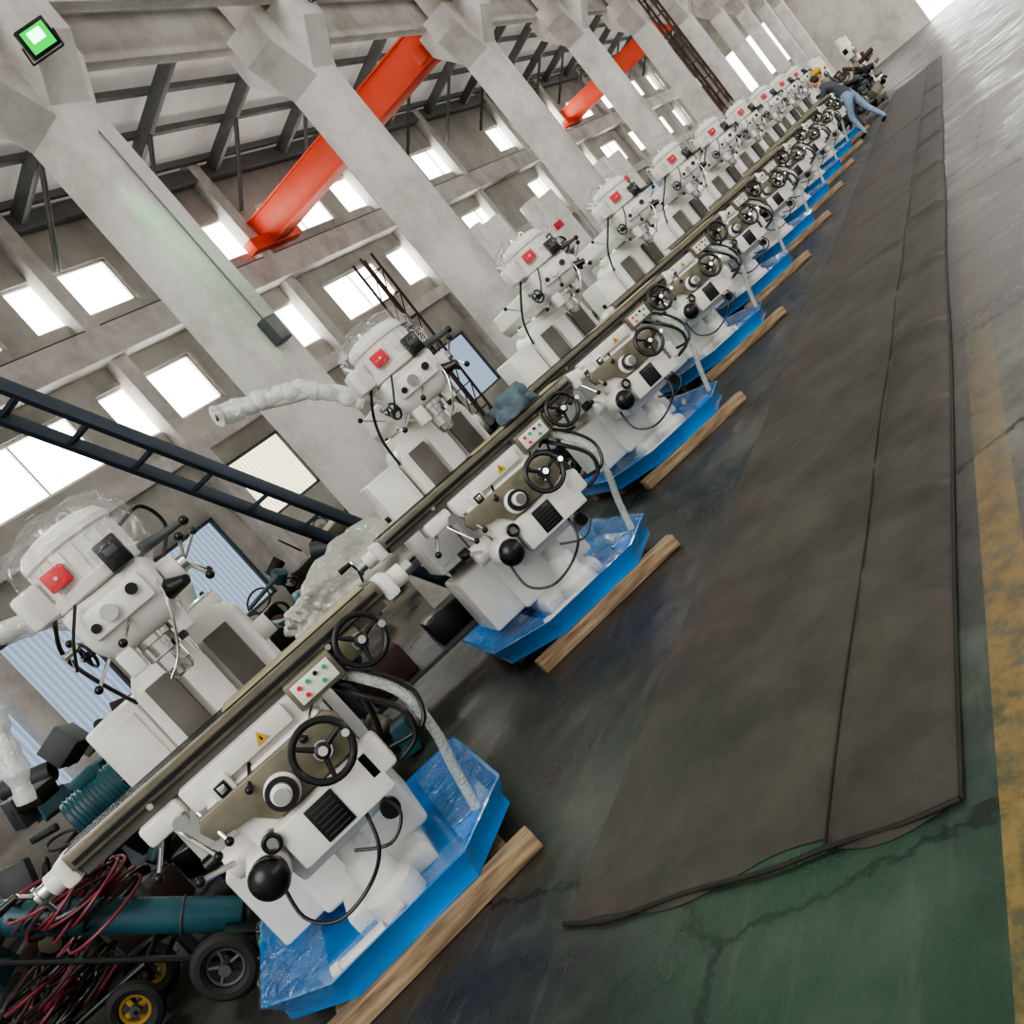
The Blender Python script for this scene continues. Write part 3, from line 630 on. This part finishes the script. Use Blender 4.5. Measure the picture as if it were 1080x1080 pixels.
def partpile(loc,n,spread,seed,name='machine_parts_pile'):
    r=random.Random(seed); e=empty(name,loc); b=B(); ms=[PARTS,PARTS,PARTS,GREY,BLACK,RUST,TEAL,GREY,OLIVE]
    for k in range(n):
        m=r.choice(ms); x,y=r.uniform(-1,1)*spread[0],r.uniform(-1,1)*spread[1]; z=r.uniform(0,1)**1.6*spread[2]
        q=r.random()
        if q<.42: b.box((x,y,z+.12),(r.uniform(.08,.35),r.uniform(.08,.3),r.uniform(.08,.25)),m,.01,rot=(r.uniform(-.3,.3),r.uniform(-.3,.3),r.uniform(0,3)))
        elif q<.85:
            d=Vector((r.uniform(-1,1),r.uniform(-1,1),r.uniform(-.4,.6))).normalized()*r.uniform(.05,.3); c=Vector((x,y,z+.14)); b.cyl(c-d,c+d,r.uniform(.02,.10),m,seg=18,bev=.005)
        else: b.torus((x,y,z+.15),(r.uniform(-1,1),r.uniform(-1,1),.5),r.uniform(.08,.18),.014,m,24,6)
    obj('parts',b.data('pp'),e)
partpile((4.0,4.95,0),70,(.45,.4,.8),1)
partpile((4.9,6.4,0),80,(.7,.45,1.1),31); partpile((3.6,7.9,0),110,(1.3,.7,1.3),32); partpile((6.0,7.4,0),80,(.9,.4,1.2),33)
partpile((9.0,5.1,0),80,(.8,.4,1.0),5); partpile((10.9,5.2,0),60,(.9,.4,1.1),8); partpile((13.6,5.2,0),50,(.7,.4,1.2),11)
partpile((15.8,5.3,0),46,(.9,.4,1.1),12); partpile((20,5.2,0),46,(1.3,.4,1.2),13); partpile((10.5,8.8,0),100,(2.2,.8,1.3),21); partpile((6.8,9.6,0),90,(1.6,.8,1.2),22)
bench((3.45,6.05,0),.1,1.0,.85)
e=empty('teal_motor',(3.42,6.0,.89),(0,0,-.6)); b=B(); b.cyl((-.22,0,.16),(.2,0,.16),.14,TEAL,seg=28,bev=.02)
for k in range(12): b.torus((-.18+.03*k,0,.16),(1,0,0),.142,.006,TEAL,28,6)
b.cyl((.2,0,.16),(.32,0,.16),.03,CHROME); b.box((0,0,.02),(.3,.24,.04),TEAL,.005); b.box((0,0,.33),(.14,.12,.08),TEAL,.01); obj('motor_body',b.data('tm'),e)
h=heap('cleaning_rag',(0,0,0),(.15,.12,.12),RAG,2.2,0,4)
M2=Matrix.Translation((X0+DX,Y0,0))@Matrix.Rotation(RZ,4,'Z'); h.location=M2@Vector((.40,-.40,1.235))

def tallmachine(loc,rz,name='radial_drilling_machine',sc=1):
    e=empty(name,loc,(0,0,rz)); e.scale=(sc,)*3; b=B(); b.box((0,0,.2),(1.6,1.0,.4),WHITE,.03); b.box((.35,.1,1.9),(.5,.6,3.1),WHITE,.04); b.box((-.2,-.1,2.6),(.7,.5,.8),WHITE,.05); b.cyl((-.35,-.1,1.6),(-.35,-.1,2.3),.14,STEEL); b.box((-.3,-.1,.8),(.9,.6,.3),STEEL,.02)
    b.cyl((.1,.1,3.0),(.1,.1,3.55),.22,WHITE,bev=.03); b.wheel((-.2,-.42,2.4),(0,-1,0),.18); b.box((.1,-.37,2.75),(.2,.02,.15),RED,.003); b.box((-.56,-.1,2.7),(.04,.3,.3),BLACK,.01)
    obj('machine_body',b.data('tall'),e)
tallmachine((16.6,7.9,0),-.7); tallmachine((20.2,8.2,0),-.7); tallmachine((25,8.0,0),-.7)
for k,(x,y) in enumerate(((31,4.2),(37,4.2),(42,3.6))): tallmachine((x,y,0),-.7+.2*k,'white_machine_tool',.62)
partpile((28.5,3.0,0),50,(.7,.6,1.1),41); partpile((34,3.2,0),60,(1.4,.7,1.2),42)

# ------------------------------------------------------------------ workers
def person(name,loc,rz,J,shirt,pants,helmet):
    e=empty(name,loc,(0,0,rz))
    edges=[('pel','sp'),('sp','ch'),('ch','nk'),('nk','hd0')]
    for s in 'LR': edges+=[('ch','sh'+s),('sh'+s,'el'+s),('el'+s,'wr'+s),('wr'+s,'pa'+s),('pel','hp'+s),('hp'+s,'kn'+s),('kn'+s,'an'+s),('an'+s,'to'+s)]
    R=dict(pel=.135,sp=.125,ch=.15,nk=.062,hd0=.055,sh=.072,el=.05,wr=.032,pa=.036,hp=.10,kn=.066,an=.045,to=.038)
    bm=bmesh.new(); V={k:bm.verts.new(v) for k,v in J.items()}
    for a,c in edges: bm.edges.new((V[a],V[c]))
    names=list(J.keys()); me=bpy.data.meshes.new('sk'); bm.verts.index_update(); bm.to_mesh(me); bm.free()
    o=bpy.data.objects.new('tmp',me); COL.objects.link(o); md=o.modifiers.new('k','SKIN'); 
    for i,k in enumerate(names):
        sv=me.skin_vertices[0].data[i]; r=R.get(k,R.get(k[:-1],.05)); sv.radius=(r,r); sv.use_root=(k=='pel')
    sb=o.modifiers.new('s','SUBSURF'); sb.levels=2; sb.render_levels=2
    dg=bpy.context.evaluated_depsgraph_get(); m2=bpy.data.meshes.new_from_object(o.evaluated_get(dg)); bpy.data.objects.remove(o)
    for m in (shirt,pants,SKIN,BLACK): m2.materials.append(m)
    def seg(p,a,c):
        a=Vector(a);c=Vector(c);t_=max(0,min(1,(p-a).dot(c-a)/(c-a).length_squared)); return (p-(a+(c-a)*t_)).length
    for f in m2.polygons:
        best=min(edges,key=lambda q:seg(f.center,J[q[0]],J[q[1]])); k=best[1]
        f.material_index=1 if (k[:2] in('hp','kn','an')) else 3 if k[:2]=='to' else 2 if k in('hd0',) or k[:2]=='pa' else 0
        f.use_smooth=True
    obj('body',m2,e)
    b=B(); h=Vector(J['hd0']); c=h+Vector((0,-.015,.09)); b.sph(c,.1,SKIN,(.78,.95,1.18),24); b.sph(c+Vector((0,-.10,-.01)),.017,SKIN,(.8,1,1.3),10)
    for s in (-1,1): b.sph(c+Vector((s*.08,.0,0)),.022,SKIN,(.4,.8,1.2),10); b.sph(c+Vector((s*.03,-.085,.02)),.010,BLACK,(1,.6,.6),8)
    b.sph(c+Vector((0,-.09,-.05)),.016,RED,(1.4,.4,.4),8)
    b.sph(c+Vector((0,.02,.03)),.1,HAIR,(.84,.95,1.02),20)
    if helmet: b.sph(c+Vector((0,0,.06)),.125,YEL,(.95,1.1,.75),24); b.cyl(c+Vector((0,-.02,.04)),c+Vector((0,-.02,.05)),.135,YEL,seg=28)
    obj('head',b.data('head'),e)
    b=B()
    for s in 'LR':
        w=Vector(J['wr'+s]);p=Vector(J['pa'+s]);d=(p-w).normalized(); side=d.cross(Vector((0,0,1))).normalized() if abs(d.z)<.9 else Vector((1,0,0))
        for k,l in enumerate((.06,.072,.068,.052)):
            a=p+side*(-.027+.018*k); b.tube([a,a+d*l*.5,a+d*l+Vector((0,0,-.02))],.009,SKIN,8,3)
        b.tube([w+d*.02+side*.02,w+d*.05+side*.05,w+d*.08+side*.055],.010,SKIN,8,3)
    obj('fingers',b.data('fing'),e)
J1=dict(pel=(0,0,.93),sp=(0,-.10,1.10),ch=(0,-.24,1.28),nk=(0,-.35,1.42),hd0=(0,-.39,1.47),
 shL=(.18,-.25,1.33),elL=(.25,-.42,1.10),wrL=(.20,-.62,1.0),paL=(.18,-.69,.98),shR=(-.18,-.25,1.33),elR=(-.24,-.45,1.12),wrR=(-.12,-.64,1.06),paR=(-.10,-.71,1.05),
 hpL=(.10,0,.86),knL=(.14,-.16,.50),anL=(.14,-.10,.09),toL=(.15,-.26,.04),hpR=(-.10,.02,.86),knR=(-.13,.10,.48),anR=(-.13,.30,.10),toR=(-.14,.16,.04))
J2=dict(J1); 
J2.update(sp=(0,-.02,1.13),ch=(0,-.04,1.34),nk=(0,-.05,1.50),hd0=(0,-.07,1.56),shL=(.19,-.04,1.42),elL=(.26,-.1,1.14),wrL=(.22,-.32,1.05),paL=(.20,-.39,1.04),shR=(-.19,-.04,1.42),elR=(-.26,-.08,1.15),wrR=(-.22,-.30,1.08),paR=(-.20,-.37,1.07),knR=(-.12,-.02,.48),anR=(-.13,.04,.09),toR=(-.14,-.12,.04),knL=(.12,-.03,.48),anL=(.13,.04,.09),toL=(.14,-.12,.04))
person('worker',(23.2,2.45,0),math.radians(160),J1,SHIRT,JEANS,False)
person('worker',(26.2,2.95,0),math.radians(200),J2,SHIRT2,SHIRT,True)

# ------------------------------------------------------------------ light
w=bpy.data.worlds.new('World'); S.world=w; w.use_nodes=True
bg=w.node_tree.nodes['Background']; bg.inputs[0].default_value=(1,.985,.955,1); bg.inputs[1].default_value=.56
sn=bpy.data.lights.new('daylight_sun','SUN'); sn.energy=1.8; sn.angle=math.radians(45); sn.color=(1,.985,.95)
so=bpy.data.objects.new('daylight_sun',sn); COL.objects.link(so); so.location=(-5,0,15); so.rotation_euler=Vector((.85,.22,-.75)).to_track_quat('-Z','Y').to_euler()
S.view_settings.view_transform='AgX'
try: S.view_settings.look='AgX - Medium High Contrast'
except Exception: pass
S.view_settings.exposure=.25
# ------------------------------------------------------------------ camera
f=1050.; pitch=math.atan(137/f); yaw=math.radians(33.8); th=math.radians(40.5)
hd=Vector((math.cos(yaw),math.sin(yaw),0)); R=Vector((math.sin(yaw),-math.cos(yaw),0)); Z=Vector((0,0,1))
F=hd*math.cos(pitch)-Z*math.sin(pitch); U=hd*math.sin(pitch)+Z*math.cos(pitch)
cx=R*math.cos(th)-U*math.sin(th); cy=R*math.sin(th)+U*math.cos(th); cz=-F
M=Matrix((cx,cy,cz)).transposed().to_4x4(); M.translation=Vector((0,0,1.55))
cd=bpy.data.cameras.new('camera'); cd.sensor_width=36; cd.lens=f/1080*36; co=bpy.data.objects.new('camera',cd); COL.objects.link(co); co.matrix_world=M; cd.clip_end=300
S.camera=co
